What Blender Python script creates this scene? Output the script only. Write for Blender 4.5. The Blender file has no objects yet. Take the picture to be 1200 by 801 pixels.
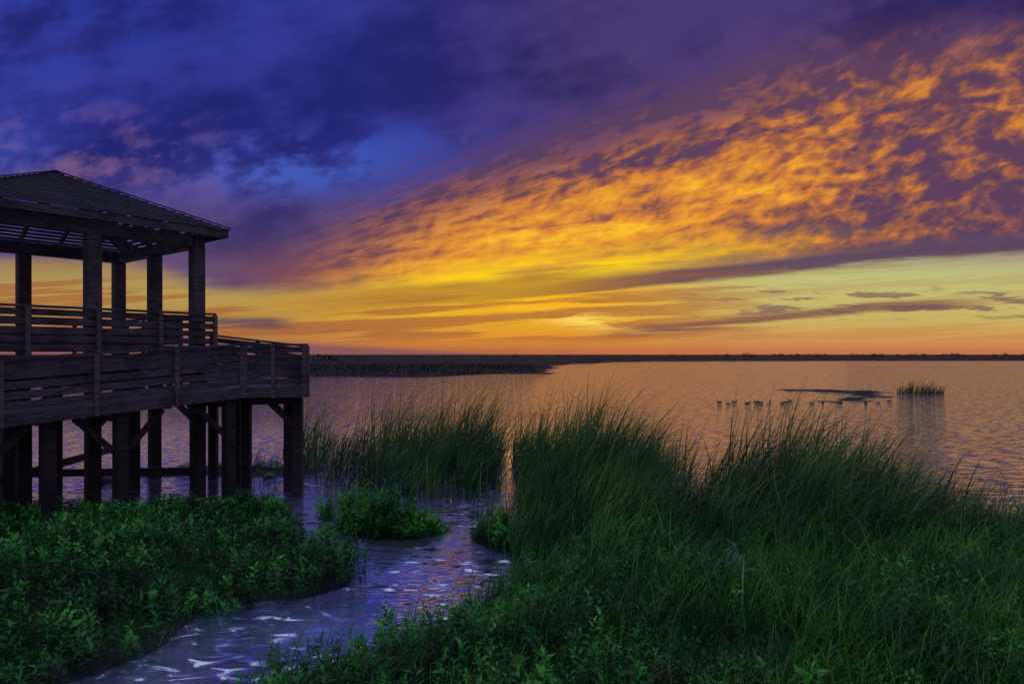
import bpy, math, random, bmesh
import numpy as np
from mathutils import Vector, Matrix
rng=np.random.default_rng(7); random.seed(7)
scene=bpy.context.scene
COL=scene.collection
scene.view_settings.view_transform='Standard'
scene.view_settings.look='None'
scene.view_settings.exposure=0

def lin(r,g,b):
    def f(c):
        c/=255.0
        return c/12.92 if c<=0.04045 else ((c+0.055)/1.055)**2.4
    return (f(r),f(g),f(b),1.0)

# ---------------------------------------------------------------- node helper
class NT:
    dim='3D'
    def __init__(s,tree): s.t=tree; s.n=tree.nodes; s.l=tree.links
    def _set(s,sock,v):
        if v is None: return
        if isinstance(v,bpy.types.NodeSocket): s.l.new(v,sock)
        else: sock.default_value=v
    def m(s,op,a,b=None,c=None,clamp=False):
        n=s.n.new('ShaderNodeMath'); n.operation=op; n.use_clamp=clamp
        s._set(n.inputs[0],a); s._set(n.inputs[1],b); s._set(n.inputs[2],c)
        return n.outputs[0]
    def add(s,a,b): return s.m('ADD',a,b)
    def sub(s,a,b): return s.m('SUBTRACT',a,b)
    def mul(s,a,b): return s.m('MULTIPLY',a,b)
    def lc(s,a,ka,b,kb,c=0.0):
        return s.m('MULTIPLY_ADD',a,ka,s.m('MULTIPLY_ADD',b,kb,c))
    def ss(s,x,lo,hi,a=0.0,b=1.0):
        n=s.n.new('ShaderNodeMapRange'); n.interpolation_type='SMOOTHSTEP'
        s._set(n.inputs[0],x)
        if lo>hi: lo,hi,a,b=hi,lo,b,a
        n.inputs[1].default_value=lo; n.inputs[2].default_value=hi
        n.inputs[3].default_value=a; n.inputs[4].default_value=b
        return n.outputs[0]
    def comb(s,x,y,z=0.0):
        n=s.n.new('ShaderNodeCombineXYZ'); s._set(n.inputs[0],x); s._set(n.inputs[1],y); s._set(n.inputs[2],z)
        return n.outputs[0]
    def noise(s,vec,scale,detail=4,rough=0.5,dist=0.0,color=False):
        n=s.n.new('ShaderNodeTexNoise'); n.noise_dimensions=s.dim; s._set(n.inputs['Vector'],vec)
        n.inputs['Scale'].default_value=scale; n.inputs['Detail'].default_value=detail
        n.inputs['Roughness'].default_value=rough; n.inputs['Distortion'].default_value=dist
        return n.outputs['Color'] if color else n.outputs['Fac']
    def mix(s,f,a,b,blend='MIX'):
        n=s.n.new('ShaderNodeMix'); n.data_type='RGBA'; n.blend_type=blend
        s._set(n.inputs[0],f); s._set(n.inputs[6],a); s._set(n.inputs[7],b)
        return n.outputs[2]
    def ramp(s,f,stops):
        n=s.n.new('ShaderNodeValToRGB'); s._set(n.inputs[0],f)
        e=n.color_ramp.elements
        while len(e)<len(stops): e.new(0.5)
        for el,(p,c) in zip(e,stops): el.position=p; el.color=c
        return n.outputs[0]
    def gauss(s,u,v,cu,cv,ru,rv):
        a=s.m('MULTIPLY_ADD',u,1/ru,-cu/ru); a=s.mul(a,a)
        b=s.m('MULTIPLY_ADD',v,1/rv,-cv/rv); b=s.mul(b,b)
        return s.m('EXPONENT',s.mul(s.add(a,b),-1.0))

# ---------------------------------------------------------------- world / sky
SUN_AZ=math.radians(6.4); SUN_EL=math.radians(4.0)
world=bpy.data.worlds.new("World"); scene.world=world; world.use_nodes=True
wt=world.node_tree; wt.nodes.clear(); W=NT(wt); W.dim='2D'
tc=wt.nodes.new('ShaderNodeTexCoord')
sep=wt.nodes.new('ShaderNodeSeparateXYZ'); wt.links.new(tc.outputs['Generated'],sep.inputs[0])
dx,dy,dz=sep.outputs
yy=W.m('MAXIMUM',dy,0.1)
u=W.m('DIVIDE',dx,yy)
v=W.m('MAXIMUM',W.m('DIVIDE',dz,yy),0.0)
big=W.noise(W.comb(W.add(u,11.3),v),2.2,2,0.55)
mid=W.noise(W.comb(W.lc(u,1.0,v,0.5,3.7),W.lc(v,2.2,u,-0.6,1.1)),3.6,4,0.58)
bigc=W.m('SUBTRACT',big,0.5); midc=W.m('SUBTRACT',mid,0.5)
pn=W.noise(W.comb(W.lc(u,1.0,v,0.4,5.5),W.lc(v,2.0,u,-0.5,2.2)),10.0,4,0.6)
clearR=W.ramp(v,[(0.0,lin(194,114,72)),(0.022,lin(208,148,82)),(0.05,lin(202,176,98)),(0.115,lin(192,190,122)),
                (0.19,lin(100,95,150)),(0.27,lin(48,84,186)),(0.55,lin(30,56,160))])
clearC=W.ramp(v,[(0.0,lin(192,106,58)),(0.025,lin(220,142,52)),(0.06,lin(220,162,50)),(0.115,lin(214,168,54)),
                (0.19,lin(110,90,120)),(0.27,lin(48,84,186)),(0.55,lin(30,56,160))])
clear=W.mix(W.ss(u,0.05,0.40),clearC,clearR)
leftdark=W.ss(u,-0.05,-0.5)
clear=W.mix(W.mul(leftdark,0.9),clear,W.ramp(v,[(0.0,lin(122,84,86)),(0.03,lin(158,116,72)),(0.09,lin(176,154,84)),(0.14,lin(150,118,92)),(0.3,lin(45,75,175)),(0.55,lin(30,60,165))]))
glow=W.gauss(u,v,0.04,0.080,0.18,0.040)
clear=W.mix(W.mul(glow,0.80),clear,lin(252,184,24))
edge=W.add(W.m('MULTIPLY_ADD',W.m('MAXIMUM',u,-0.30),0.083,0.100),W.ss(u,-0.36,-0.58,0.0,0.045))
streakn=W.noise(W.comb(W.lc(u,1.6,v,0.3,7.0),W.lc(v,20.0,u,-1.6)),1.6,4,0.6)
streakc=W.m('SUBTRACT',streakn,0.5)
above=W.sub(v,edge)
deckm=W.ss(W.add(W.add(above,W.mul(streakc,0.05)),W.mul(bigc,0.03)),-0.006,0.034)
texn=W.ss(W.add(W.lc(mid,0.7,pn,0.3),W.mul(bigc,0.6)),0.34,0.68)
deckL=W.mix(texn,lin(34,38,114),lin(52,56,146))
deckR=W.mix(texn,lin(44,36,90),lin(74,58,116))
deckcol=W.mix(W.ss(u,-0.30,0.18),deckL,deckR)
deckcol=W.mix(W.mul(W.ss(v,0.32,0.12),W.ss(u,0.2,-0.2)),deckcol,W.mix(texn,lin(64,52,98),lin(98,76,114)))
deckcol=W.mix(W.mul(W.ss(v,0.18,0.11),W.ss(u,-0.5,-0.1)),deckcol,lin(170,100,68))
h1=W.mul(W.gauss(u,v,-0.33,0.275,0.15,0.042),1.4)
h2=W.mul(W.ss(W.lc(u,-0.8,v,1.0),0.60,1.10),0.8)
h3=W.mul(W.gauss(u,v,-0.16,0.32,0.09,0.03),0.5)
hole=W.m('MULTIPLY',W.m('ADD',W.add(h1,h3),h2),W.ss(W.add(W.lc(mid,0.45,pn,0.55),W.mul(bigc,0.25)),0.42,0.60),clamp=True)
deckcol=W.mix(W.mul(hole,0.75),deckcol,W.mix(W.ss(v,0.36,0.28),lin(44,66,168),lin(62,94,194)))
pk=W.add(W.gauss(u,v,-0.62,0.28,0.20,0.07),W.gauss(u,v,0.62,0.43,0.20,0.045))
pk=W.m('MULTIPLY',pk,W.ss(W.lc(pn,1.0,midc,0.3),0.42,0.70),clamp=True)
deckcol=W.mix(W.mul(pk,0.42),deckcol,lin(160,106,118))
sky=W.mix(deckm,clear,deckcol)
# orange altocumulus fan
th=math.radians(19.8); ct,st=math.cos(th),math.sin(th)
t_=W.lc(u,-st,v,ct)
fan=W.m('DIVIDE',W.m('SUBTRACT',v,0.075),W.m('MAXIMUM',W.m('ADD',u,0.62),0.12))
fanw=W.add(fan,W.mul(midc,0.05))
cl2=W.noise(W.comb(W.m('MULTIPLY_ADD',u,2.0,3.0),W.mul(fanw,11.0)),2.0,3,0.5,0.1)
cl=W.noise(W.comb(W.lc(u,7.2,v,5.0,9.0),W.lc(fanw,22.0,u,-2.6)),2.2,5,0.57,0.12)
th2=math.radians(36); c2,s2=math.cos(th2),math.sin(th2)
cl3=W.noise(W.comb(W.lc(u,c2*15,v,s2*15,4.0),W.lc(u,-s2*30,v,c2*30)),2.2,3,0.5,0.4)
mot=W.lc(cl,1.2,cl3,0.5,-0.85)
tt=W.add(W.add(t_,W.m('MULTIPLY',W.m('SUBTRACT',cl2,0.5),0.18)),W.mul(mot,0.12))
wr=W.mul(W.mul(W.ss(tt,0.340,0.200),W.ss(W.add(above,W.mul(streakc,0.03)),0.0,0.03)),W.ss(W.add(W.lc(u,1.0,v,-0.25),W.mul(midc,0.2)),-0.44,-0.14))
wr=W.mul(wr,W.ss(v,0.54,0.40))
sky=W.mix(W.mul(wr,0.88),sky,lin(96,66,92))
b1=W.gauss(u,v,0.02,0.13,0.36,0.10)
b2=W.gauss(u,W.sub(v,W.mul(u,0.28)),0.20,0.15,0.66,0.12)
lum=W.lc(b1,0.40,b2,0.46,0.03)
lum=W.add(lum,W.mul(W.m('SUBTRACT',cl2,0.5),0.80))
lum=W.add(lum,W.mul(W.mul(mot,1.05),W.m('MULTIPLY_ADD',b1,-0.28,1.0)))
ocol=W.ramp(lum,[(0.0,lin(80,56,94)),(0.20,lin(114,74,84)),(0.38,lin(156,94,72)),(0.56,lin(204,124,60)),(0.78,lin(234,154,52)),(1.0,lin(250,190,46))])
sky=W.mix(W.mul(wr,W.ss(lum,-0.10,0.32)),sky,ocol)
ys=W.m('MULTIPLY',W.gauss(u,W.sub(v,W.mul(u,0.12)),0.04,0.110,0.24,0.026),W.ss(streakn,0.28,0.54,0.35,1.45),clamp=True)
sky=W.mix(W.mul(ys,0.97),sky,lin(255,210,24))
bd=W.sub(v,W.m('MULTIPLY_ADD',u,0.092,0.086))
bd=W.add(bd,W.mul(streakc,0.040))
band=W.mul(W.ss(bd,-0.012,0.002),W.ss(bd,0.036,0.012))
band=W.mul(band,W.ss(u,-0.48,-0.12))
bandc=W.mix(W.ss(u,0.0,0.35),lin(150,90,54),lin(86,60,90))
sky=W.mix(W.mul(band,W.ss(u,-0.1,0.25,0.6,0.92)),sky,bandc)
st2=W.noise(W.comb(W.lc(u,1.2,v,0.2,9.0),W.lc(v,34.0,u,-1.9)),1.9,3,0.6)
zone=W.mul(W.ss(v,0.010,0.03),W.ss(above,0.01,-0.02))
sky=W.mix(W.mul(W.mul(W.ss(st2,0.47,0.58),zone),W.ss(u,0.5,0.1,0.20,0.72)),sky,lin(164,94,58))
lb=W.sub(v,W.m('MULTIPLY_ADD',u,0.076,0.024))
lb=W.add(lb,W.mul(W.m('SUBTRACT',st2,0.5),0.036))
lowb=W.mul(W.mul(W.ss(lb,-0.012,-0.003),W.ss(lb,0.013,0.002)),W.mul(W.ss(u,0.10,0.22),W.ss(u,0.74,0.60)))
sky=W.mix(W.mul(lowb,0.85),sky,lin(126,80,76))
l3=W.add(W.sub(v,0.046),W.mul(W.m('SUBTRACT',st2,0.5),0.02))
lowc=W.mul(W.mul(W.ss(l3,-0.009,-0.002),W.ss(l3,0.010,0.002)),W.mul(W.ss(u,-0.49,-0.42),W.ss(u,-0.30,-0.36)))
sky=W.mix(W.mul(lowc,0.85),sky,lin(98,72,88))
sc=W.noise(W.comb(W.m('MULTIPLY_ADD',u,7.0,4.0),W.mul(v,60.0)),1.6,3,0.6)
scr=W.mul(W.ss(sc,0.52,0.62),W.mul(W.ss(u,0.16,0.40),W.mul(W.ss(v,0.046,0.06),W.ss(v,0.108,0.085))))
sky=W.mix(W.mul(scr,0.75),sky,lin(118,84,92))
hz=W.mul(W.ss(W.sub(v,W.m('MULTIPLY_ADD',u,-0.055,-0.003)),0.005,-0.003),W.ss(u,0.0,-0.06))
sky=W.mix(W.mul(hz,0.8),sky,lin(112,80,98))
sky=W.mix(W.mul(W.ss(v,0.020,0.0),0.5),sky,W.mix(W.ss(u,-0.1,0.2),lin(150,90,80),lin(188,110,76)))
glow2=W.gauss(u,W.sub(v,W.mul(u,-0.10)),0.112,0.060,0.070,0.010)
sb=W.m('MULTIPLY',glow2,W.ss(sc,0.43,0.57))
sky=W.mix(W.mul(sb,0.9),sky,(1.0,0.70,0.13,1))
nish=wt.nodes.new('ShaderNodeTexSky'); nish.sky_type='NISHITA'; nish.sun_disc=False
nish.sun_elevation=SUN_EL; nish.sun_rotation=SUN_AZ
nis=W.mix(1.0,nish.outputs[0],(0.05,0.05,0.05,1),'MULTIPLY')
zen_fill=W.ramp(W.m('MAXIMUM',dz,0.0),[(0.0,(0.13,0.17,0.21,1)),(0.45,(0.32,0.35,0.60,1)),(0.75,(0.52,0.56,0.88,1)),(1.0,(0.68,0.75,1.02,1))])  # out-of-frame sky overhead and behind the camera, brightened to add fill light
dome=W.mix(1.0,zen_fill,nis,'ADD')
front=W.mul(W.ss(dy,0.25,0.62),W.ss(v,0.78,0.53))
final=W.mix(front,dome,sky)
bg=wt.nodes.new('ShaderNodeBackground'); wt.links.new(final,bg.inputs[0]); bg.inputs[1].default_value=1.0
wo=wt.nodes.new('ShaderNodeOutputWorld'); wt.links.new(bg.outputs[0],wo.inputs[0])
world.cycles.sampling_method='MANUAL'; world.cycles.sample_map_resolution=512

sl=bpy.data.lights.new("sun_light",'SUN'); sl.energy=0.03; sl.angle=math.radians(40); sl.color=(1.0,0.55,0.22)
so=bpy.data.objects.new("sun_light",sl); COL.objects.link(so)
sd_=Vector((math.sin(SUN_AZ)*math.cos(SUN_EL),math.cos(SUN_AZ)*math.cos(SUN_EL),math.sin(SUN_EL)))
so.rotation_euler=sd_.to_track_quat('Z','Y').to_euler()

# ---------------------------------------------------------------- camera
cam=bpy.data.cameras.new("camera"); camo=bpy.data.objects.new("camera",cam); COL.objects.link(camo)
cam.lens=24; cam.sensor_width=36; cam.shift_y=14.5/1200; cam.clip_end=20000; cam.clip_start=0.05
camo.location=(0,0,3.5); camo.rotation_euler=(math.radians(90),0,0)
scene.camera=camo

# ---------------------------------------------------------------- materials
def new_mat(name):
    m=bpy.data.materials.new(name); m.use_nodes=True; m.node_tree.nodes.clear()
    return m,NT(m.node_tree)
def out(N,sh):
    o=N.n.new('ShaderNodeOutputMaterial'); N.l.new(sh,o.inputs[0])
def principled(N,color,rough=0.7,spec=0.3,normal=None,metal=0.0):
    p=N.n.new('ShaderNodeBsdfPrincipled')
    N._set(p.inputs['Base Color'],color); N._set(p.inputs['Roughness'],rough)
    p.inputs['Specular IOR Level'].default_value=spec; p.inputs['Metallic'].default_value=metal
    if normal is not None: N.l.new(normal,p.inputs['Normal'])
    return p.outputs[0]
def bump(N,h,strength,dist):
    b=N.n.new('ShaderNodeBump'); N._set(b.inputs['Strength'],strength); b.inputs['Distance'].default_value=dist
    N.l.new(h,b.inputs['Height']); return b.outputs[0]
def objco(N): 
    t=N.n.new('ShaderNodeTexCoord'); return t.outputs['Object']
def geopos(N):
    g=N.n.new('ShaderNodeNewGeometry'); return g.outputs['Position']
def vm(N,op,a,b=None):
    n=N.n.new('ShaderNodeVectorMath'); n.operation=op; N._set(n.inputs[0],a); N._set(n.inputs[1],b); return n.outputs[0]
def scalev(N,vec,s): return vm(N,'MULTIPLY',vec,s)

def wood_mat(name,a,b):
    m,N=new_mat(name); p=geopos(N)
    g=N.noise(scalev(N,p,(3,3,30)),1.0,4,0.65)
    w=N.noise(p,1.3,3,0.6)
    c=N.mix(N.ss(g,0.3,0.7),a,b)
    c=N.mix(N.mul(N.ss(w,0.42,0.66),0.6),c,(a[0]*.5,a[1]*.5,a[2]*.55,1))
    out(N,principled(N,c,0.8,0.15,bump(N,g,0.5,0.01)))
    return m
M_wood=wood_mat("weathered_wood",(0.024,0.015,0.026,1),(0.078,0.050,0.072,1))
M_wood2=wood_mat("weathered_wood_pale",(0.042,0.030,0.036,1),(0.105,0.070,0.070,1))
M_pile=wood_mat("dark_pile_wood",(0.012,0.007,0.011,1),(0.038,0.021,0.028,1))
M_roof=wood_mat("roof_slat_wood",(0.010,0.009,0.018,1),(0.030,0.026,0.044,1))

def leaf_mat(name,dark,mid_,light,trans=0.35,rough=0.45,spec=0.3):
    m,N=new_mat(name)
    a=N.n.new('ShaderNodeAttribute'); a.attribute_name='tint'
    p=geopos(N); n=N.noise(p,0.8,2,0.6)
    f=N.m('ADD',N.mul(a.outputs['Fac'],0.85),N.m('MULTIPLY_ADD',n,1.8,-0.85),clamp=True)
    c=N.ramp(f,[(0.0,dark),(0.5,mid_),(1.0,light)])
    d=principled(N,c,rough,spec)
    t=N.n.new('ShaderNodeBsdfTranslucent'); N.l.new(c,t.inputs[0])
    mx=N.n.new('ShaderNodeMixShader'); mx.inputs[0].default_value=trans
    N.l.new(d,mx.inputs[1]); N.l.new(t.outputs[0],mx.inputs[2]); out(N,mx.outputs[0])
    return m
M_reed=leaf_mat("reed_leaf",(0.003,0.022,0.007,1),(0.016,0.068,0.017,1),(0.100,0.19,0.028,1))
M_grass=leaf_mat("grass_blade",(0.003,0.024,0.004,1),(0.017,0.098,0.010,1),(0.090,0.25,0.016,1))
M_tall=leaf_mat("tall_grass_blade",(0.008,0.05,0.010,1),(0.035,0.14,0.025,1),(0.13,0.30,0.045,1))
M_weed=leaf_mat("weed_leaf",(0.002,0.020,0.004,1),(0.010,0.112,0.016,1),(0.065,0.36,0.036,1))
M_shrub=leaf_mat("shrub_leaf",(0.005,0.045,0.005,1),(0.020,0.16,0.010,1),(0.085,0.34,0.018,1))
M_pale=leaf_mat("broad_leaf",(0.01,0.06,0.03,1),(0.03,0.13,0.065,1),(0.06,0.20,0.10,1),0.2,0.45)
M_dry=leaf_mat("dry_stem",(0.03,0.025,0.012,1),(0.07,0.065,0.022,1),(0.14,0.13,0.045,1))
M_far=leaf_mat("far_grass",(0.006,0.006,0.005,1),(0.014,0.012,0.010,1),(0.03,0.022,0.018,1))

m_ground,N=new_mat("marsh_soil"); p=geopos(N)
n1=N.noise(p,0.9,4,0.65); n2=N.noise(p,9.0,4,0.7)
c=N.mix(N.ss(n1,0.4,0.6),(0.010,0.014,0.006,1),(0.005,0.024,0.007,1))
sepg=N.n.new('ShaderNodeSeparateXYZ'); N.l.new(p,sepg.inputs[0])
c=N.mix(N.ss(N.add(sepg.outputs[2],N.mul(n2,0.06)),0.08,0.02),c,(0.018,0.018,0.030,1))
c=N.mix(N.ss(sepg.outputs[1],30.0,45.0),c,(0.016,0.013,0.022,1))
c=N.mix(N.ss(sepg.outputs[1],80.0,100.0),c,N.mix(N.ss(N.noise(scalev(N,p,(1,3,1)),0.05,4,0.7),0.4,0.65),(0.005,0.004,0.006,1),(0.018,0.010,0.012,1)))
out(N,principled(N,c,0.85,0.1,bump(N,n2,0.6,0.05)))

m_water,N=new_mat("marsh_water"); p=geopos(N); N.dim='2D'
sepg=N.n.new('ShaderNodeSeparateXYZ'); N.l.new(p,sepg.inputs[0])
lakef=N.m('MAXIMUM',N.ss(sepg.outputs[1],22.0,40.0),N.mul(N.ss(sepg.outputs[0],3.5,6.0),N.ss(sepg.outputs[1],9.0,12.0)))
wa=N.noise(scalev(N,p,(0.5,1.7,1)),3.0,5,0.62,0.2,color=True)
wc=vm(N,'SUBTRACT',wa,(0.5,0.5,0.5))
slake=vm(N,'MULTIPLY',wc,(0.40,1.30,0.0))
wb=N.noise(scalev(N,p,(0.8,2.0,1)),3.6,4,0.55,0.5,color=True)
wd=vm(N,'SUBTRACT',wb,(0.5,0.5,0.5))
rip=N.ss(N.noise(scalev(N,p,(0.6,0.9,1)),1.0,3,0.6),0.36,0.62,0.30,1.0)
screek=vm(N,'MULTIPLY',wd,N.comb(N.mul(rip,0.18),N.mul(rip,0.95)))
vmx=N.n.new('ShaderNodeMix'); vmx.data_type='VECTOR'
N.l.new(lakef,vmx.inputs[0]); N.l.new(screek,vmx.inputs[4]); N.l.new(slake,vmx.inputs[5])
nb=vm(N,'NORMALIZE',vm(N,'ADD',vmx.outputs[1],(0.0,0.0,1.0)))
fr=N.n.new('ShaderNodeFresnel'); fr.inputs[0].default_value=1.8; N.l.new(nb,fr.inputs['Normal'])
gl=N.n.new('ShaderNodeBsdfGlossy'); N.l.new(N.ss(lakef,0.0,1.0,0.12,0.04),gl.inputs['Roughness']); N.l.new(nb,gl.inputs['Normal'])
gl.inputs['Color'].default_value=(0.93,0.93,0.98,1)
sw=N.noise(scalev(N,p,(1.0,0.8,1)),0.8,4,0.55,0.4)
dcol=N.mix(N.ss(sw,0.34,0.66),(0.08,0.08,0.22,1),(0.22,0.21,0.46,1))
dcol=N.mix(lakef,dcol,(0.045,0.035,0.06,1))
df=N.n.new('ShaderNodeBsdfDiffuse'); N.l.new(dcol,df.inputs[0])
mx=N.n.new('ShaderNodeMixShader'); N.l.new(N.m('MULTIPLY_ADD',fr.outputs[0],0.55,N.m('MULTIPLY_ADD',lakef,-0.38,0.60),clamp=True),mx.inputs[0])
N.l.new(df.outputs[0],mx.inputs[1]); N.l.new(gl.outputs[0],mx.inputs[2]); out(N,mx.outputs[0])

m_rock,N=new_mat("wet_rock"); p=geopos(N); n=N.noise(p,8,4,0.7)
out(N,principled(N,N.mix(n,(0.015,0.012,0.015,1),(0.05,0.04,0.045,1)),0.5,0.4,bump(N,n,0.7,0.03)))
m_duck,N=new_mat("duck_feathers"); p=objco(N); n=N.noise(p,14,4,0.6)
sx=N.n.new('ShaderNodeSeparateXYZ'); N.l.new(p,sx.inputs[0])
dc=N.mix(n,(0.008,0.006,0.006,1),(0.03,0.022,0.02,1))
dc=N.mix(N.ss(sx.outputs[2],0.17,0.2),dc,(0.006,0.012,0.01,1))
dc=N.mix(N.ss(sx.outputs[0],0.335,0.345),dc,(0.10,0.07,0.02,1))
out(N,principled(N,dc,0.8,0.1))

# ---------------------------------------------------------------- mesh helpers
def meta(o,label=None,category=None,kind=None,group=None):
    if label:o["label"]=label
    if category:o["category"]=category
    if kind:o["kind"]=kind
    if group:o["group"]=group
def np_mesh(name,V,F,mat,tint=None,smooth=False):
    me=bpy.data.meshes.new(name)
    V=np.asarray(V,dtype=np.float32)
    me.vertices.add(len(V)); me.vertices.foreach_set('co',V.ravel())
    tot=sum(f.size for f in F); npoly=sum(len(f) for f in F)
    idx=np.concatenate([f.ravel() for f in F]).astype(np.int32)
    cnt=np.concatenate([np.full(len(f),f.shape[1]) for f in F]).astype(np.int32)
    st=np.concatenate([[0],np.cumsum(cnt)[:-1]]).astype(np.int32)
    me.loops.add(tot); me.loops.foreach_set('vertex_index',idx)
    me.polygons.add(npoly); me.polygons.foreach_set('loop_start',st); me.polygons.foreach_set('loop_total',cnt)
    if smooth: me.polygons.foreach_set('use_smooth',np.ones(npoly,dtype=bool))
    if tint is not None:
        a=me.attributes.new('tint','FLOAT','POINT'); a.data.foreach_set('value',np.asarray(tint,dtype=np.float32))
    me.update(calc_edges=True); me.validate()
    me.materials.append(mat)
    o=bpy.data.objects.new(name,me); COL.objects.link(o)
    return o
class MB:
    def __init__(s): s.v=[]; s.f=[]
    def beam(s,p0,p1,w,h,z_anchor=0.0):
        p0=Vector(p0);p1=Vector(p1); d=(p1-p0).normalized()
        up=Vector((0,0,1))
        if abs(d.z)>0.98: up=Vector((0,1,0))
        side=d.cross(up).normalized(); up2=side.cross(d).normalized()
        b=len(s.v)
        for p in (p0,p1):
            for a,c in ((-1,-1),(1,-1),(1,1),(-1,1)):
                s.v.append(p+side*(a*w/2)+up2*(c*h/2+z_anchor))
        s.f+= [(b,b+3,b+2,b+1),(b+4,b+5,b+6,b+7)]+[(b+i,b+(i+1)%4,b+4+(i+1)%4,b+4+i) for i in range(4)]
    def post(s,x,y,z0,z1,w,ang=0.0,taper=1.0):
        b=len(s.v)
        for z,k in ((z0,1.0),(z1,taper)):
            for i in range(4):
                a=ang+math.pi/4+i*math.pi/2
                s.v.append(Vector((x+math.cos(a)*w*0.7071*k,y+math.sin(a)*w*0.7071*k,z)))
        s.f+= [(b+3,b+2,b+1,b),(b+4,b+5,b+6,b+7)]+[(b+i,b+(i+1)%4,b+4+(i+1)%4,b+4+i) for i in range(4)]
    def prism(s,pts,zt,zb):
        b=len(s.v);n=len(pts)
        for p,z in zip(pts,zt): s.v.append(Vector((p[0],p[1],z)))
        for p,z in zip(pts,zb): s.v.append(Vector((p[0],p[1],z)))
        s.f.append(tuple(range(b,b+n))); s.f.append(tuple(range(b+2*n-1,b+n-1,-1)))
        for i in range(n): j=(i+1)%n; s.f.append((b+i,b+n+i,b+n+j,b+j))
    def obj(s,name,mat,parent=None,bevel=0.0,origin=None):
        me=bpy.data.meshes.new(name)
        o_=Vector(origin) if origin else Vector((0,0,0))
        me.from_pydata([tuple(q-o_) for q in s.v],[],s.f); me.update(); me.materials.append(mat)
        o=bpy.data.objects.new(name,me); COL.objects.link(o); o.location=o_
        if parent:
            o.parent=parent; o.matrix_parent_inverse=Matrix.Translation(-parent.location)
        if bevel>0:
            m=o.modifiers.new("bevel",'BEVEL'); m.width=bevel; m.segments=1; m.limit_method='ANGLE'
        return o
def empty(name,loc):
    e=bpy.data.objects.new(name,None); COL.objects.link(e); e.location=loc; e.empty_display_size=0.3
    return e
def brace(parent,p0,p1,w,h):
    m=MB(); m.beam(p0,p1,w,h); m.obj("brace",M_pile,parent)

# ---------------------------------------------------------------- terrain
LEFT=[(-40,16.0),(-14,15.2),(-11,14.9),(-7.6,15.0),(-6.2,15.6),(-5.4,15.4),(-4.8,14.5),(-3.9,12.7),(-2.75,11.4),(-2.45,10.6),(-2.95,9.9),(-3.85,9.2),(-4.2,8.2),(-4.7,7.0),(-5.4,5),(-6,-20),(-40,-20)]
RIGHT=[(-3.2,3),(-2.85,6.9),(-1.9,7.8),(-.8,8.9),(-.25,10.2),(.2,11.6),(1.2,12.4),(2.4,12.4),(3.4,12.4),(4.0,12.8),(4.8,13.4),(6.2,13.4),(7.6,12.6),(9.2,12.5),(14,13.4),(40,15),(40,-20),(-3.2,-20)]
ISLET=[(-3.7,13.7),(-3.3,14.9),(-2.3,14.8),(-1.6,13.7),(-1.7,13.0),(-2.7,12.9)]
ISLET2=[(-.75,13.0),(-.2,13.7),(.3,13.4),(.2,12.4),(-.5,12.3)]
BAR=[(-2.7,12.9),(-1.6,12.95),(-1.35,12.6),(-1.9,12.35),(-2.6,12.45)]
MUDF=[(-11,19.5),(-9.5,21.5),(-7,21.8),(-5.6,20.6),(-6.0,19.8),(-8,19.4)]
LBAR=[(25,67),(28,69),(32,68),(35.5,65.5),(34,62),(31,56),(26.5,51),(21.5,50),(24.5,52.5),(28.5,57),(30,61),(27,65.5)]
FAR=[(-7000,98),(-60,103),(-32,104),(-14,108),(-4,116),(4,126),(6,140),(7,170),(18,230),(40,300),(70,345),(200,380),(600,420),(7000,700),(7000,9000),(-7000,9000)]
MIDB=[(-8.4,27),(-7.2,22.0),(-5.2,18.6),(-3.7,17.3),(-2.2,16.6),(-.9,16.6),(-.55,19.5),(-.6,22),(-.4,24),(-3,27)]
MIDC=[(.1,19.5),(.2,25),(3.8,23),(4.8,19.5),(4.2,17.4),(1.5,18)]
BEDA=[(0,12.4),(.3,14.5),(.3,16.9),(.5,18.5),(2.6,18.6),(3.7,17.2),(3.7,15.3),(3.6,13.9),(3.6,12.6),(3.3,11.0),(1.0,10.8),(.2,11.5)]
BEDB=[(3.0,10.8),(3.5,13.0),(4.2,14.9),(6.2,15.3),(7.1,14.2),(7.9,13.1),(9.2,12.2),(7.2,10.6),(5.4,10.0),(4.0,10.2)]
def sdist(X,Y,poly):
    X=np.asarray(X,float);Y=np.asarray(Y,float)
    dmin=np.full(X.shape,1e18); ins=np.zeros(X.shape,bool)
    n=len(poly)
    for i in range(n):
        x0,y0=poly[i];x1,y1=poly[(i+1)%n]
        ex,ey=x1-x0,y1-y0
        t=np.clip(((X-x0)*ex+(Y-y0)*ey)/(ex*ex+ey*ey),0,1)
        dmin=np.minimum(dmin,(X-x0-t*ex)**2+(Y-y0-t*ey)**2)
        if y0!=y1:
            c=((y0>Y)!=(y1>Y))&(X<(x1-x0)*(Y-y0)/(y1-y0)+x0)
            ins^=c
    d=np.sqrt(dmin); return np.where(ins,d,-d)
def sstep(x,a,b):
    t=np.clip((x-a)/(b-a),0,1); return t*t*(3-2*t)
def wob(X,Y): 
    return 0.5*np.sin(X*1.7+1.3*np.sin(Y*1.1))+0.3*np.sin(Y*2.9+X*0.8)+0.2*np.sin(X*5.3-Y*4.1)
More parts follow.
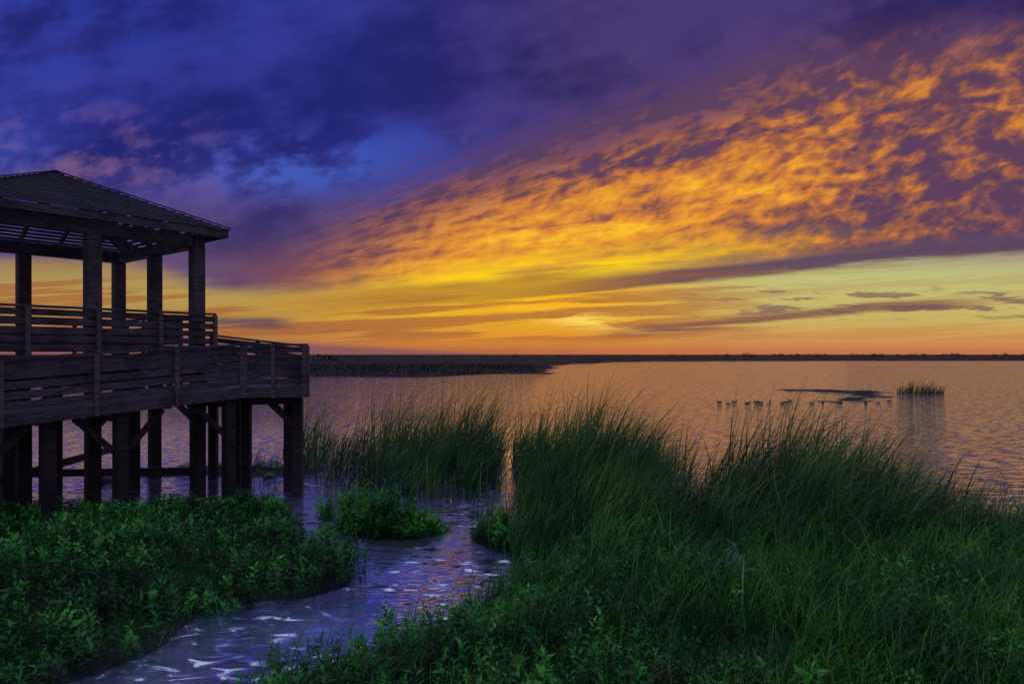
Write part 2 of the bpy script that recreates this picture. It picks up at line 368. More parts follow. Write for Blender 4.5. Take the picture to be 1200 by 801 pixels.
def hgt_f(X,Y):
    w=wob(X,Y)
    h=np.full(np.shape(X),-0.45)
    for poly,top,ra,wa in ((LEFT,0.34,2.2,0.22),(RIGHT,0.45,1.6,0.22),(ISLET,0.18,0.7,0.08),(ISLET2,0.12,0.5,0.05),(BAR,0.05,0.3,0.03),(MUDF,0.04,0.6,0.3)):
        s=sdist(X,Y,poly)+w*wa
        h=np.maximum(h,-0.45+ (0.45)*sstep(s,-1.2,0.0)+top*sstep(s,0,ra))
    s=sdist(X,Y,LBAR)+w*1.5; h=np.maximum(h,-0.45+.45*sstep(s,-2,0)+0.06*sstep(s,0,3))
    w2=wob(X*0.13,Y*0.09)
    s=sdist(X,Y,FAR)+w2*6; h=np.maximum(h,-0.45+.45*sstep(s,-6,0)+0.55*sstep(s,0,8)+(s>0)*(0.25*wob(X*.31,Y*.4)*sstep(s,0,20)))
    near=(Y<16); h=h+np.where(near&(h>0.05),0.06*w,0)
    return h
def geo(a,ratio,end,step):
    o=[a]
    while o[-1]<end: step*=ratio; o.append(o[-1]+step)
    return np.array(o[1:])
gy=np.concatenate([np.arange(-12,30,.25),np.arange(30,80,0.7),geo(80,1.06,8000,1.4)])
xp=np.concatenate([np.arange(0,14,.25),np.arange(14,46,0.7),geo(46,1.07,7000,1.4)])
gx=np.concatenate([-xp[:0:-1],xp])
GX,GY=np.meshgrid(gx,gy); GZ=hgt_f(GX,GY)
nx,ny=len(gx),len(gy)
ii=(np.arange(ny-1)[:,None]*nx+np.arange(nx-1)[None,:]).ravel()
F=np.stack([ii,ii+1,ii+nx+1,ii+nx],1)
ground=np_mesh("ground",np.stack([GX.ravel(),GY.ravel(),GZ.ravel()],1),[F],m_ground,smooth=True)
meta(ground,"dark muddy marsh ground with grassy banks","ground","structure")
wv=np.array([(-8000,-60,0),(8000,-60,0),(8000,9000,0),(-8000,9000,0)],float)
water=np_mesh("water",wv,[np.array([[0,1,2,3]])],m_water)
meta(water,"rippled marsh water reflecting the orange sunset","water","structure")

# ---------------------------------------------------------------- vegetation
def blades(name,P,H,W_,th0,th1,az,mat,segs=5,power=1.5,tint=None,wid_jit=0.3):
    n=len(P); H=np.broadcast_to(H,(n,)); az=np.broadcast_to(az,(n,))
    t=np.linspace(0,1,segs+1)
    ds=1.0/segs
    tm=(t[:-1]+t[1:])/2
    ang=th0[:,None]+th1[:,None]*tm[None,:]**power
    r=np.concatenate([np.zeros((n,1)),np.cumsum(np.sin(ang)*ds,1)],1)*H[:,None]
    z=np.concatenate([np.zeros((n,1)),np.cumsum(np.cos(ang)*ds,1)],1)*H[:,None]
    ca,sa=np.cos(az)[:,None],np.sin(az)[:,None]
    cx=P[:,0:1]+r*ca; cy=P[:,1:2]+r*sa; cz=P[:,2:3]+z
    fa=rng.uniform(0,math.pi,n)[:,None]
    sx,sy=np.cos(fa),np.sin(fa)
    wprof=(W_*(1+wid_jit*rng.normal(size=n))).clip(0.002)[:,None]*(np.clip(1-t**1.8,0,1)*0.95+0.05*(t<1))[None,:]*0.5
    L=np.stack([cx-sx*wprof,cy-sy*wprof,cz],2)[:,:segs]
    R=np.stack([cx+sx*wprof,cy+sy*wprof,cz],2)[:,:segs]
    T=np.stack([cx[:,-1],cy[:,-1],cz[:,-1]],1)[:,None,:]
    V=np.concatenate([L,R,T],1)
    k=2*segs+1
    base=(np.arange(n)*k)[:,None]
    q=np.concatenate([np.stack([base[:,0]+i,base[:,0]+segs+i,base[:,0]+segs+i+1,base[:,0]+i+1],1) for i in range(segs-1)],0)
    tr=np.stack([base[:,0]+segs-1,base[:,0]+2*segs-1,base[:,0]+2*segs],1)
    if tint is None: tint=rng.uniform(0,1,n)
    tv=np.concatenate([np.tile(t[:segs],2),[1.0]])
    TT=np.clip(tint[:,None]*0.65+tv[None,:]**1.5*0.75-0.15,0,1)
    return np_mesh(name,V.reshape(-1,3),[q,tr],mat,TT.ravel())
def leaves(P,D,L,Wd,tint):
    n=len(P)
    D=D/np.linalg.norm(D,axis=1,keepdims=True)
    up=np.array([0,0,1.0])+rng.normal(size=(n,3))*0.35
    S=np.cross(D,up); S/=np.linalg.norm(S,axis=1,keepdims=True)+1e-9
    Nn=np.cross(S,D)
    L=L[:,None];Wd=Wd[:,None]
    b=P; m=P+D*L*0.5; t=P+D*L-Nn*L*0.16
    l=P+D*L*0.45+S*Wd*0.5+Nn*Wd*0.22; r=P+D*L*0.45-S*Wd*0.5+Nn*Wd*0.22
    V=np.stack([b,l,t,r,m],1).reshape(-1,3)
    o=np.arange(n)*5
    F=np.concatenate([np.stack([o+1,o+4,o],1),np.stack([o+2,o+4,o+1],1),np.stack([o+3,o+4,o+2],1),np.stack([o,o+4,o+3],1)],0)
    return V,F,np.repeat(tint,5)
def weeds(name,P,H,mat,nl=16,leafL=0.085,leafW=0.034,spread=0.35):
    n=len(P)
    az=rng.uniform(0,2*math.pi,n); tl=rng.uniform(0,spread,n)
    ax=np.stack([np.cos(az)*np.sin(tl),np.sin(az)*np.sin(tl),np.cos(tl)],1)
    k=np.arange(nl)
    fr=0.15+0.85*(k+0.5)/nl
    pos=P[:,None,:]+ax[:,None,:]*(H[:,None]*fr[None,:])[:,:,None]
    la=az[:,None]+k[None,:]*2.399+rng.normal(size=(n,nl))*0.3
    el=(-0.15+1.15*fr**1.5)[None,:]+rng.normal(size=(n,nl))*0.2
    D=np.stack([np.cos(la)*np.cos(el),np.sin(la)*np.cos(el),np.sin(el)],2)
    size=rng.uniform(.45,1.4,n)
    LL=leafL*(0.7+0.5*np.sin(fr*math.pi*0.9))[None,:]*(1+0.25*rng.normal(size=(n,nl)))*size[:,None]
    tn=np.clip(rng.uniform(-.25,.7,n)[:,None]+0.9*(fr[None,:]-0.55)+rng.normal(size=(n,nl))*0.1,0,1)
    wr_=rng.uniform(.6,1.4,n)[:,None]*np.ones((1,nl))
    V,F,T=leaves(pos.reshape(-1,3),D.reshape(-1,3),np.abs(LL).ravel(),np.abs(LL).ravel()*leafW/leafL*wr_.ravel(),tn.ravel())
    w=0.004
    st=[];e=ax*H[:,None]
    for dxx,dyy in ((-w,0),(w*.6,w),(w*.6,-w)):
        st.append(P+np.array([dxx,dyy,-0.05]))
    SV=np.concatenate([np.stack(st,1),(P+e)[:,None,:]],1).reshape(-1,3)
    o=len(V)+np.arange(n)*4
    SF=np.concatenate([np.stack([o,o+1,o+3],1),np.stack([o+1,o+2,o+3],1),np.stack([o+2,o,o+3],1)],0)
    return np_mesh(name,np.concatenate([V,SV]),[np.concatenate([F,SF])],mat,np.concatenate([T,np.full(len(SV),0.1)]))
def scatter(n,poly,x0,x1,y0,y1,margin=0.0,func=None):
    X=rng.uniform(x0,x1,n);Y=rng.uniform(y0,y1,n)
    s=sdist(X,Y,poly)+0.22*wob(X*2,Y*2)+0.12*wob(X,Y)
    k=s>margin
    if func is not None: k&=rng.uniform(0,1,n)<func(X,Y)
    X,Y=X[k],Y[k]
    return np.stack([X,Y,np.maximum(hgt_f(X,Y),-0.06)],1)

P=scatter(7800,LEFT,-16,-2,5.0,16.4,-0.15)
cl=0.5+0.5*np.sin(P[:,0]*2.3+np.sin(P[:,1]*1.9)*1.7)*np.sin(P[:,1]*2.1+P[:,0]*.7)
H=(0.08+0.40*cl+rng.uniform(0,.24,len(P)))*(1-0.5*sstep(P[:,1],11.0,14.5))
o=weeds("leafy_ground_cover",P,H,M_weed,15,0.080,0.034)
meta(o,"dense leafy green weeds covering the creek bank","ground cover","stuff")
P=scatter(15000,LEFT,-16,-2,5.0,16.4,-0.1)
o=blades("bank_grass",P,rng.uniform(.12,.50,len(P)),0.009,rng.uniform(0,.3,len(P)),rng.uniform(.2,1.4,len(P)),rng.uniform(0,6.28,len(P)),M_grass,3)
meta(o,"short grass between the weeds on the bank","grass","stuff")
dens=lambda X,Y: np.clip(0.9-sstep(X+0.55*(Y-7),0.0,4.0)*0.72+0.5*np.sin(X*1.3+2)*np.sin(Y*1.1),0.06,1)*np.clip(1.0-sstep(Y,10.5,13)*.8,0,1)
P=scatter(8600,RIGHT,-3.8,9.5,4.5,13.5,-0.1,dens)
cl=0.5+0.5*np.sin(P[:,0]*2.9+np.sin(P[:,1]*2.3)*1.7)*np.sin(P[:,1]*2.7+P[:,0]*.9)
H=0.06+0.30*cl+rng.uniform(0,.20,len(P))+0.10*sstep(P[:,0],2,5)
o=weeds("leafy_ground_cover",P,H,M_weed,14,0.070,0.030)
meta(o,"low leafy weeds on the near grassy bank","ground cover","stuff")
fd=lambda X,Y: np.clip(0.50+sstep(X+0.4*(Y-7),-.4,2.6)*.5,0,1)
P=scatter(56000,RIGHT,-3.6,14,4.5,14.5,-0.1,fd)
n=len(P)
clump=0.5+0.5*np.sin(P[:,0]*1.9+1.2*np.sin(P[:,1]*1.3))*np.cos(P[:,1]*1.7+P[:,0]*.5)
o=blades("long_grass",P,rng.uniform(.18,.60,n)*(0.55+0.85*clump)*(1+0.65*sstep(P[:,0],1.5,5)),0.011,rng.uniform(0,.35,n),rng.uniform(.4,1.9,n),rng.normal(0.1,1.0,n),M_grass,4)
meta(o,"long wind-bent green grass on the bank","grass","stuff")
cent=[(-1.9,7.4),(-1.2,8.1),(-2.4,6.9),(-.7,8.7),(0.3,7.4),(-.1,9.9),(1.5,8.2),(2.8,9.6),(4.3,8.6),(.6,8.9),(1.2,10.2)]
for k in range(70): cent.append((rng.uniform(1.0,9.5),rng.uniform(6.8,12.4)))
P=[]
for c in cent:
    k=42; q=np.stack([rng.normal(c[0],.25,k),rng.normal(c[1],.22,k)],1); P.append(q)
P=np.concatenate(P); P=np.column_stack([P,hgt_f(P[:,0],P[:,1])]); P=P[P[:,2]>0]; n=len(P)
o=blades("tall_grass",P,rng.uniform(.45,1.2,n),0.011,rng.uniform(0,.4,n),rng.uniform(.4,2.0,n),rng.normal(0,1.0,n),M_tall,7)
meta(o,"thin tall arching grass blades rising from the weeds","grass","stuff")

def reedbed(name,n,poly,box,hlo,hhi,label,margin=-0.1,hf=None,func=None,th=(0.25,1.25),w=0.022,mat=None,azs=0.55):
    P=scatter(n,poly,*box,margin,func); k=len(P)
    P[:,2]=np.maximum(P[:,2]-0.02,-0.1)
    H=hlo+(hhi-hlo)*rng.uniform(0,1,k)**1.6
    if hf is not None: H*=hf(P[:,0],P[:,1])
    clv=np.sin(P[:,0]*3.3+P[:,1]*1.3)*np.sin(P[:,1]*2.9-P[:,0]*1.7)+0.5*np.sin(P[:,0]*7.1+P[:,1]*5.0)
    H*=1+0.17*clv
    tn=np.clip(rng.uniform(0,1,k)+0.2*clv,0,1)
    o=blades(name,P,H,w,rng.normal(0.10,.20,k),rng.uniform(th[0],th[1],k)**1.2,rng.normal(0.0,azs,k),mat or M_reed,7,1.7,tint=tn,wid_jit=0.4)
    meta(o,label,"reeds","stuff"); return o
patch=lambda X,Y: np.clip(0.75+0.7*np.sin(X*2.9+Y*1.1)*np.sin(Y*2.3-X*1.4),0.12,1)
hA=lambda X,Y: (0.62+0.44*sstep(Y,11.0,15.5))*(1-0.40*sstep(X,2.3,3.7))*(1-0.38*sstep(X,1.2,-.1))
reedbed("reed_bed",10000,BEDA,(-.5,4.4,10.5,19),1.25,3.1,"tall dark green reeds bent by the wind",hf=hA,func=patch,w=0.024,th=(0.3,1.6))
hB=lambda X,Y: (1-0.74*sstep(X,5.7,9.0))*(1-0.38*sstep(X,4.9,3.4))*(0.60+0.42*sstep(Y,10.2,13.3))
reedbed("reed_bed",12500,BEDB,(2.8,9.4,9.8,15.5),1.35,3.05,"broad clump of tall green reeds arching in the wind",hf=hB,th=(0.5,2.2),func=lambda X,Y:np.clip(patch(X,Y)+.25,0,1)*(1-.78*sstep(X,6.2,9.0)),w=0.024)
hM=lambda X,Y: (0.95+0.25*np.sin(X*2.2+Y))*(1-0.15*sstep(X,-4.0,-6.5))*(1+0.12*sstep(X,-2.2,-.8))
mp=lambda X,Y: np.clip(patch(X,Y)*(0.35+0.65*sstep(X,-5.4,-3.4))+0.2*sstep(X,-2.5,-1),0,1)
reedbed("reed_bed",11000,MIDB,(-9,0.2,16.3,28.5),0.8,2.6,"reeds standing in shallow water beside the creek",hf=hM,w=0.024,margin=-.30,func=mp,th=(0.3,1.7))
reedbed("reed_bed",3800,MIDC,(0,6.2,17,25.5),0.8,2.1,"reeds in the shallows behind the tall clump",w=0.024,margin=-.3,func=patch)
FRI=[(6.8,11.6),(7.4,13.2),(9,13.3),(12,14),(14,14),(14,11.8),(9,10.8)]
reedbed("reed_bed",2000,FRI,(6,14,10.5,14.2),0.4,1.6,"thin scattered reeds along the lake edge",th=(0.2,1.6),w=0.018,func=patch)
EDG=[(-.8,12.2),(-.5,15),(-.2,17.4),(.6,16.5),(.2,12)]
reedbed("reed_bed",260,EDG,(-1.2,1,12,17.8),0.7,1.8,"sparse reeds rising out of the creek water",th=(0.1,1.2),w=0.018)
LMP=[(-9,19.5),(-8,23),(-6,22),(-5.2,18.8),(-6.2,17.8)]
reedbed("reed_bed",600,LMP,(-9.5,-5,17.5,23.5),0.3,0.9,"low sparse marsh grass in the shallows beyond the piles",th=(0.2,1.4),w=0.018,func=patch)
P=np.concatenate([scatter(240,BEDA,-.5,4.2,11,19,-.2),scatter(240,BEDB,3,8.5,10.3,15.2,-.2),scatter(300,MIDB,-8,.2,16.5,28,-.3)])
n=len(P)
o=blades("dry_reed_stems",P,rng.uniform(0.9,1.8,n),0.010,rng.normal(0.05,.12,n),rng.uniform(.2,.9,n),rng.normal(0,.8,n),M_dry,5)
meta(o,"pale dry reed stems among the green reeds","reeds","stuff")

def shrub(loc,rx,ry,h,label,mat=M_shrub,stems=110,leafL=0.078,name="marsh_shrub",nl=16,lw=0.036):
    a=rng.uniform(0,6.28,stems); r=np.sqrt(rng.uniform(0,1,stems))
    P=np.stack([np.cos(a)*r*rx,np.sin(a)*r*ry,np.zeros(stems)],1)
    base=hgt_f(P[:,0]+loc[0],P[:,1]+loc[1])
    z0=float(hgt_f(np.array([loc[0]]),np.array([loc[1]]))[0])
    P[:,2]=np.maximum(base,-0.05)-z0
    H=h*(1-0.6*r**2)*rng.uniform(.5,1.25,stems)
    o=weeds(name,P,H,mat,nl,leafL,lw,0.5)
    o.location=(loc[0],loc[1],z0)
    meta(o,label,"shrub",group="leafy shrubs in the marsh"); return o
shrub((-2.45,13.5),1.0,0.7,0.60,"low spreading bright green shrub on a small creek islet",stems=280)
shrub((-3.3,14.6),0.85,0.5,0.70,"green leafy shrub at the back of the islet",stems=160)
shrub((-1.75,13.5),0.5,0.4,0.36,"low green shrub at the islet's edge",stems=90)
shrub((-.3,12.9),0.45,0.45,0.55,"small dark green shrub beside the reeds",mat=M_weed,stems=80)
shrub((0.0,12.3),0.4,0.4,0.45,"small dark green shrub beside the reeds",mat=M_weed,stems=70)
shrub((-5.7,15.2),0.7,0.5,0.36,"leafy shrub at the tip of the creek bank",mat=M_weed,stems=110)
for lc_,hh_ in (((2.95,8.9),0.6),((3.5,11.0),0.8)):
    o=shrub(lc_,0.22,0.22,hh_,"broad-leaved plant standing above the grass",mat=M_pale,stems=9,leafL=0.17,name="broadleaf_plant",nl=10,lw=0.06)
    o["category"]="plant"; o["group"]="broad-leaved plants in the grass"
n=330; a=rng.uniform(0,6.28,n); r=np.sqrt(rng.uniform(0,1,n))
P=np.stack([np.cos(a)*r*2.1,np.sin(a)*r*0.8,np.full(n,-0.03)],1)
o=blades("grass_tuft",P,rng.uniform(.4,2.3,n)*(1-.45*r)*(1-.15*P[:,0]/2.1),0.04,rng.uniform(0,.5,n),rng.uniform(.4,1.9,n),rng.normal(0,.9,n),M_reed,5)
o.location=(36.5,61,0.0); meta(o,"dark windswept tuft of marsh grass standing in the lake","grass")
k=7000; X=rng.uniform(-90,12,k); Y=rng.uniform(103,190,k)
s=sdist(X,Y,FAR); kk=s>1; P=np.stack([X[kk],Y[kk],hgt_f(X[kk],Y[kk])],1); n=len(P)
o=blades("far_marsh_grass",P,rng.uniform(.3,.7,n),0.16,rng.uniform(0,.3,n),rng.uniform(.2,1.0,n),rng.uniform(0,6.28,n),M_far,3)
meta(o,"dark marsh grass on the flat far shore","grass","stuff")
V=[];Fs=[];T=[];off=0
for (x,y,h) in [(-80,290,2.6),(-76,292,2.0),(-66,300,1.6)]+[(rng.uniform(150,1500),rng.uniform(900,1600),rng.uniform(1.5,5)) for _ in range(90)]+[(rng.uniform(-500,150),rng.uniform(700,1300),rng.uniform(1,3)) for _ in range(40)]:
    q=40; d=rng.normal(size=(q,3)); d/=np.linalg.norm(d,axis=1,keepdims=True)
    c=np.array([x,y,0.5+h*0.5]); pp=c+d*np.array([h*rng.uniform(.8,2.5),h*.6,h*.5])*rng.uniform(.4,1,q)[:,None]
    dd=rng.normal(size=(q,3)); v_,f_,t_2=leaves(pp,dd,np.full(q,h*.5),np.full(q,h*.35),rng.uniform(0,.4,q))
    V.append(v_);Fs.append(f_+off);T.append(t_2);off+=len(v_)
o=np_mesh("distant_bushes",np.concatenate(V),[np.concatenate(Fs)],M_far,np.concatenate(T))
meta(o,"tiny dark bushes along the distant horizon","bushes","stuff")

# ---------------------------------------------------------------- pavilion
C=Vector((-11.75,17.55)); ROT=math.radians(6)
def pc(a,i):
    ang=ROT+i*math.pi/2; return Vector((C.x+a*math.cos(ang),C.y+a*math.sin(ang)))
SQ=ROT+math.pi/4
pav=empty("viewing_pavilion",(C.x,C.y,0)); meta(pav,"dark wooden open-sided viewing pavilion with slatted hip roof on piles","pavilion")
DZ=3.48
pts=[]
for i in range(4):
    a=pc(3.5,i); b=pc(3.5,(i+1)%4); pts.append(a); pts.append((a+b)/2)
mb=MB(); mb.post(0,0,0,6.3-DZ,0.31,SQ)
src=None
for p_ in pts:
    if src is None:
        src=mb.obj("post",M_wood,None,0.012); o=src
    else:
        o=src.copy(); COL.objects.link(o)
    o.location=(p_.x,p_.y,DZ); o.parent=pav; o.matrix_parent_inverse=Matrix.Translation(-pav.location)
mb=MB()
for i in range(4):
    a=pc(3.5,i);b=pc(3.5,(i+1)%4); d=(b-a).normalized()
    ext=0.18 if i%2==0 else -0.14
    mb.beam((a.x-d.x*ext,a.y-d.y*ext,6.45),(b.x+d.x*ext,b.y+d.y*ext,6.45),0.26,0.30)
mb.obj("beam",M_wood,pav,0.01)
mb=MB()
ZE,ZP,E=6.72,8.14,4.24
for i in range(4):
    a=pc(E-0.08,i); mb.beam((a.x,a.y,ZE-0.08),(C.x,C.y,ZP-0.10),0.10,0.20)
    b=pc(E-0.08,(i+1)%4)
    for k in range(1,6):
        f=k/6; q=a.lerp(b,f); g=1-abs(2*f-1)
        mdp=(a+b)/2; dirn=(C-mdp)
        e=q+dirn*g*0.97; mb.beam((q.x,q.y,ZE-0.07),(e.x,e.y,ZE-0.07+(ZP-ZE)*g*0.97),0.06,0.13)
mb.obj("rafters",M_wood,pav)
mb=MB()
for i in range(4):
    a=pc(E+.03,i);b=pc(E+.03,(i+1)%4); d=(b-a).normalized(); e=-0.03 if i%2 else 0.03
    mb.beam((a.x-d.x*e,a.y-d.y*e,ZE-0.07),(b.x+d.x*e,b.y+d.y*e,ZE-0.07),0.05,0.18)
mb.obj("fascia",M_wood,pav,0.006)
mb=MB(); NC=19
for k in range(NC):
    f0=k/NC; f1=f0+0.56/NC
    e0=(E+0.10)*(1-f0); e1=(E+0.10)*(1-f1)
    z0=ZE+0.035+(ZP-ZE)*f0; z1=ZE+0.035+(ZP-ZE)*f1
    for i in range(4):
        a0=pc(e0,i);b0=pc(e0,(i+1)%4);a1=pc(e1,i);b1=pc(e1,(i+1)%4)
        b_=len(mb.v); t=0.028
        for q,z in ((a0,z0+t),(b0,z0+t),(b1,z1+t-.012),(a1,z1+t-.012)): mb.v.append(Vector((q.x,q.y,z)))
        for q,z in ((a0,z0),(b0,z0),(b1,z1-.012),(a1,z1-.012)): mb.v.append(Vector((q.x,q.y,z)))
        mb.f+=[(b_,b_+1,b_+2,b_+3),(b_+7,b_+6,b_+5,b_+4)]+[(b_+j,b_+4+j,b_+4+(j+1)%4,b_+(j+1)%4) for j in range(4)]
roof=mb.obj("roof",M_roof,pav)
mb=MB()
for i in range(4):
    a=pc(E+0.12,i); mb.beam((a.x,a.y,ZE+0.09),(C.x,C.y,ZP+0.08),0.12,0.025)
mb.obj("ridge_cap",M_roof,pav)
mb=MB()
A=3.95
cs=[pc(A,i) for i in range(4)]
mb.prism([cs[0],cs[1],cs[2],cs[3]],[DZ-0.01]*4,[DZ-0.06]*4)
for i in range(4):
    a=pc(A,i);b=pc(A,(i+1)%4); mb.beam((a.x,a.y,DZ-0.2),(b.x,b.y,DZ-0.2),0.08,0.30)
a=pc(A-.2,0);b=pc(A-.2,1);c_=pc(A-.2,2);d_=pc(A-.2,3)
for k in range(1,9):
    f=k/9; p0=a.lerp(d_,f); p1=b.lerp(c_,f); mb.beam((p0.x,p0.y,DZ-.22),(p1.x,p1.y,DZ-.22),0.07,.26)
mb.obj("deck",M_wood,pav)
def railing(parent,p0,p1,z0,z1,nposts,h=1.07,boards=5,outn=None,ends=(True,True),capw=0.16,bw=0.135):
    p0=Vector(p0);p1=Vector(p1)
    mb=MB()
    d=(p1-p0).normalized()
    pitch=(h-0.10)/boards
    for k in range(boards):
        zz=0.07+pitch*(k+0.5)
        mb.beam((p0.x,p0.y,z0+zz),(p1.x,p1.y,z1+zz),0.035,bw)
    mb.beam((p0.x-d.x*.03,p0.y-d.y*.03,z0+h),(p1.x+d.x*.03,p1.y+d.y*.03,z1+h),capw,0.05)
    mb.obj("railing",M_wood,parent,0.004)
    nn=Vector(outn).normalized() if outn is not None else Vector((d.y,-d.x))
    for k in range(nposts):
        if k==0 and not ends[0]: continue
        if k==nposts-1 and not ends[1]: continue
        f=k/(nposts-1); q=p0.lerp(p1,f)+nn*0.066; z=z0+(z1-z0)*f
        m2=MB(); m2.post(0,0,-0.22,h-0.028,0.092,math.atan2(d.y,d.x))
        m2.obj("railing_post",M_wood2,parent,0.006).location=(q.x,q.y,z)
Ar=3.93
r=[pc(Ar,i) for i in range(4)]
cen=C
railing(pav,r[3],r[0],DZ,DZ,5,outn=((r[3]+r[0])/2-cen),bw=0.145)
railing(pav,r[0].lerp(r[1],0.36),r[1],DZ,DZ,4,outn=((r[0]+r[1])/2-cen),bw=0.145)
railing(pav,r[1],r[2],DZ,DZ,5,outn=((r[1]+r[2])/2-cen),bw=0.145)
railing(pav,r[2],r[3],DZ,DZ,5,outn=((r[2]+r[3])/2-cen),bw=0.145)
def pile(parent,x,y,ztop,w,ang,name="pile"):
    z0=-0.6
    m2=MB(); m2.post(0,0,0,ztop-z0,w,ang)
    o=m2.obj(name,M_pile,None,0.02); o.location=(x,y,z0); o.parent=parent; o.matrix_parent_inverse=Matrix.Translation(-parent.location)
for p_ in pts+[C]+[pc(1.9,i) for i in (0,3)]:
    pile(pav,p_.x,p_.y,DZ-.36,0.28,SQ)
for i in range(4):
    for k in range(2):
        a=pts[(2*i+k)%8]; b=pts[(2*i+k+1)%8]
        w_=0.12 if k==0 else 0.118
        brace(pav,(a.x,a.y,2.9),(b.x,b.y,2.9),w_,w_+.14)
        d=(b-a).normalized()
        for s,e in ((a,1),(b,-1)):
            s0=s+d*e*0.14; s1=s+d*e*1.0
            brace(pav,(s0.x,s0.y,1.85),(s1.x,s1.y,2.75),0.08,0.14)
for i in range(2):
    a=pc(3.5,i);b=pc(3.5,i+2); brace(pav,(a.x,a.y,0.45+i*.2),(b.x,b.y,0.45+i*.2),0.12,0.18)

# ---------------------------------------------------------------- boardwalk ramp
d=Vector((0.629,0.777)); nrm=Vector((0.777,-0.629))
B=Vector((-6.3,16.0)); Lr=11.0; sl_=0.068; ZB=2.70; WID=1.85
A0=B-d*Lr; ZA=ZB-sl_*Lr
bw=empty("boardwalk",(B.x,B.y,0)); meta(bw,"raised wooden boardwalk ramp with slatted railings on dark piles","boardwalk")
Bi=B-nrm*WID; Ai=A0-nrm*WID
K=Vector((-4.92,16.2)); K2=Vector((-5.78,18.9)); R_=pc(3.97,0)
mb=MB()
mb.prism([A0,B,Bi,Ai],[ZA,ZB,ZB,ZA],[ZA-.05,ZB-.05,ZB-.05,ZA-.05])
mb.prism([B,K,K2,R_,Bi],[ZB-.003]*5,[ZB-.06]*5)
ZS=3.02
S2=Vector((-8.55,19.35)); S3=R_.lerp(pc(3.97,1),0.34)
mb.prism([K2,S2,S3,R_],[ZB+.004,ZS,ZS,ZB+.004],[ZB-.06,ZS-.08,ZS-.08,ZB-.06])
mb.obj("deck",M_wood,bw)
mb=MB()
o_=0.05
mb.beam((A0.x+nrm.x*o_,A0.y+nrm.y*o_,ZA-.09),(B.x+nrm.x*o_,B.y+nrm.y*o_,ZB-.09),0.06,0.24)
mb.beam((Ai.x,Ai.y,ZA-.16),(Bi.x,Bi.y,ZB-.16),0.06,0.2)
mb.beam((B.x,B.y-.05,ZB-.092),(K.x,K.y-.05,ZB-.092),0.06,0.238)
mb.beam((K.x+.02,K.y,ZB-.094),(K2.x+.02,K2.y,ZB-.094),0.06,0.236)
mb.beam((K2.x,K2.y,ZB-.12),(S2.x,S2.y,ZS-.16),0.06,0.22)
for k in range(9):
    q=B-d*(k*1.2+.5); z=ZB-sl_*(k*1.2+.5)-.16; q2=q-nrm*WID
    mb.beam((q.x,q.y,z),(q2.x,q2.y,z),0.10,0.2)
mb.obj("rim_joist",M_wood,bw,0.006)
railing(bw,A0,B,ZA,ZB,8,h=1.03,boards=5,outn=nrm,bw=0.145)
railing(bw,B,K,ZB,ZB,3,h=1.03,boards=5,outn=(0,-1),bw=0.135)
railing(bw,K,K2,ZB,ZB,3,h=1.03,boards=5,outn=(1,0.2),bw=0.135)
railing(bw,K2,S2,ZB,ZS,3,h=1.03,boards=5,outn=(0.2,1),bw=0.135)
angR=math.atan2(d.y,d.x)
for t in (0.25,2.6,3.9,5.1,7.5,9.9):
    z=ZB-sl_*t-.2
    q=B-d*t-nrm*0.2; pile(bw,q.x,q.y,z,0.24,angR)
    q=B-d*t-nrm*(WID-.25); pile(bw,q.x,q.y,z,0.24,angR)
for q in ((-5.3,16.9),(-5.75,17.6),(-6.0,18.6),(-7.0,18.0),(-7.5,18.6),(-8.4,19.2)):
    pile(bw,q[0],q[1],ZB-.15,0.23,0.1)
for t in (0.25,2.6,5.1,7.5,9.9):
    z=ZB-sl_*t-.3; q=B-d*t-nrm*.2; q2=B-d*t-nrm*(WID-.25)
    brace(bw,(q.x,q.y,z),(q2.x,q2.y,z),0.14,0.24)
    for e in (1,-1):
        if t<1 and e==1: continue
        p0=q+d*e*.12; p1=q+d*e*.85; brace(bw,(p0.x,p0.y,z-.72),(p1.x,p1.y,z+.05+e*.04),0.08,0.12)
for a_,b_2 in (((-5.3,16.9),(-6.0,18.6)),((-5.3,16.9),(-6.3,16.5)),((-6.0,18.6),(-8.4,19.2))):
    brace(bw,(*a_,ZB-.3),(*b_2,ZB-.3),0.12,0.24)
brace(bw,(-5.4,16.86,1.75),(-6.0,16.62,2.4),0.08,0.12)
brace(bw,(-6.1,18.6,1.75),(-6.8,18.8,2.4),0.08,0.12)
brace(bw,(-5.33,17.0,1.75),(-5.6,17.7,2.4),0.09,0.12)
bpy.context.view_layer.update()
for ob in list(COL.objects):
    if ob.name.startswith("railing_post"):
        ob.matrix_parent_inverse=Matrix.Translation(-ob.parent.location)

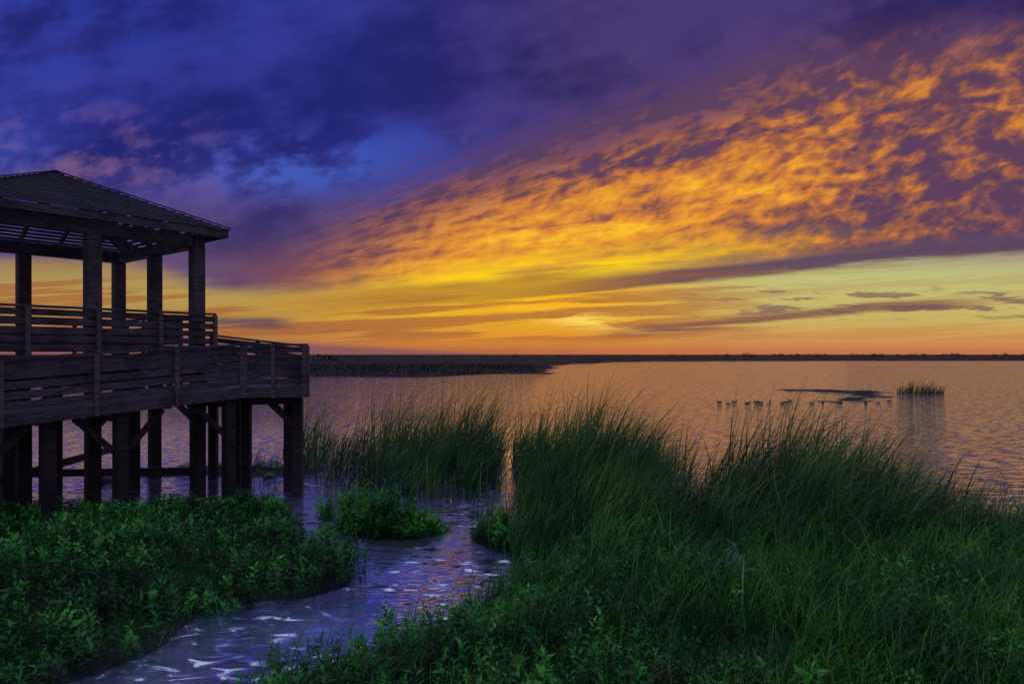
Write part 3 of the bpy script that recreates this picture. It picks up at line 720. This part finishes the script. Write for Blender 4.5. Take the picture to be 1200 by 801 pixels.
# ---------------------------------------------------------------- rocks
for i,(x,y,s) in enumerate([(-10.6,20.0,.22),(-9.6,20.4,.3),(-8.9,20.9,.2),(-8.2,20.2,.25),(-7.3,20.9,.28),(-6.6,20.4,.18),(-7.9,21.5,.2),(-9.9,21.2,.16),(-6.9,19.4,.15),(-11.2,18.8,.2)]):
    bm=bmesh.new(); bmesh.ops.create_icosphere(bm,subdivisions=3,radius=s)
    ph=rng.uniform(0,6,3)
    for q in bm.verts:
        k=1+0.18*math.sin(q.co.x*9/s*.3+ph[0])+0.15*math.sin(q.co.y*11/s*.3+ph[1])+.08*math.sin(q.co.z*20/s*.3+ph[2])
        q.co*=k; q.co.z*=0.6; q.co.x*=1.3
    me=bpy.data.meshes.new("rock"); bm.to_mesh(me); bm.free(); me.materials.append(m_rock)
    for pl in me.polygons: pl.use_smooth=True
    o=bpy.data.objects.new("rock",me); COL.objects.link(o); o.location=(x,y,0.05); o.rotation_euler=(0,0,rng.uniform(0,6))
    meta(o,"dark wet rock lying in the shallow mud","rock",group="rocks in the shallows below the pavilion")

# ---------------------------------------------------------------- ducks
def duck_mesh():
    R=[(-.27,.13,.004,.004),(-.23,.115,.035,.014),(-.17,.085,.075,.05),(-.08,.06,.105,.082),(.02,.055,.112,.092),(.10,.062,.098,.088),(.155,.085,.07,.07),
       (.185,.12,.044,.046),(.195,.16,.033,.034),(.205,.20,.034,.036),(.235,.235,.038,.036),(.275,.235,.034,.03),(.305,.222,.02,.016),(.335,.213,.018,.008),(.37,.208,.015,.005),(.378,.207,.004,.002)]
    V=[];Fc=[];n=12
    for j,(x,z,ry,rz) in enumerate(R):
        a=R[max(j-1,0)];b=R[min(j+1,len(R)-1)]
        tx,tz=b[0]-a[0],b[1]-a[1]; l=math.hypot(tx,tz); tx/=l;tz/=l
        for k in range(n):
            an=2*math.pi*k/n; yv=math.cos(an)*ry; q=math.sin(an)*rz
            V.append((x-tz*q,yv,z+tx*q))
    for j in range(len(R)-1):
        for k in range(n):
            k2=(k+1)%n; Fc.append((j*n+k,j*n+k2,(j+1)*n+k2,(j+1)*n+k))
    Fc.append(tuple(range(n-1,-1,-1))); Fc.append(tuple(range((len(R)-1)*n,len(R)*n)))
    me=bpy.data.meshes.new("duck"); me.from_pydata(V,[],Fc); me.update(); me.materials.append(m_duck)
    for pl in me.polygons: pl.use_smooth=True
    return me
dm=duck_mesh()
DUCKS=[(15.2,50.0),(15.4,48.6),(16.4,50.4),(16.5,48.0),(16.9,48.9),(17.2,47.6),(17.9,50.0),(18.0,49.4),(18.1,48.2),(19.2,50.8),(19.3,48.8),(20.0,49.9),(21.0,51.5),(21.6,49.2),(22.6,49.6),(23.3,48.6),(24.1,50.0),(25.4,49.0),(26.6,49.6),(28.4,51.4)]
for (x,y) in DUCKS:
    o=bpy.data.objects.new("duck",dm); COL.objects.link(o)
    s=rng.uniform(.5,.78); o.scale=(s*1.15,s*1.1,s*rng.uniform(.65,.95))
    o.location=(x,y,-0.02); o.rotation_euler=(0,0,rng.choice([0,math.pi])+rng.normal()*.7)
    meta(o,"small dark duck floating on the lake","duck",group="ducks resting on the lake")
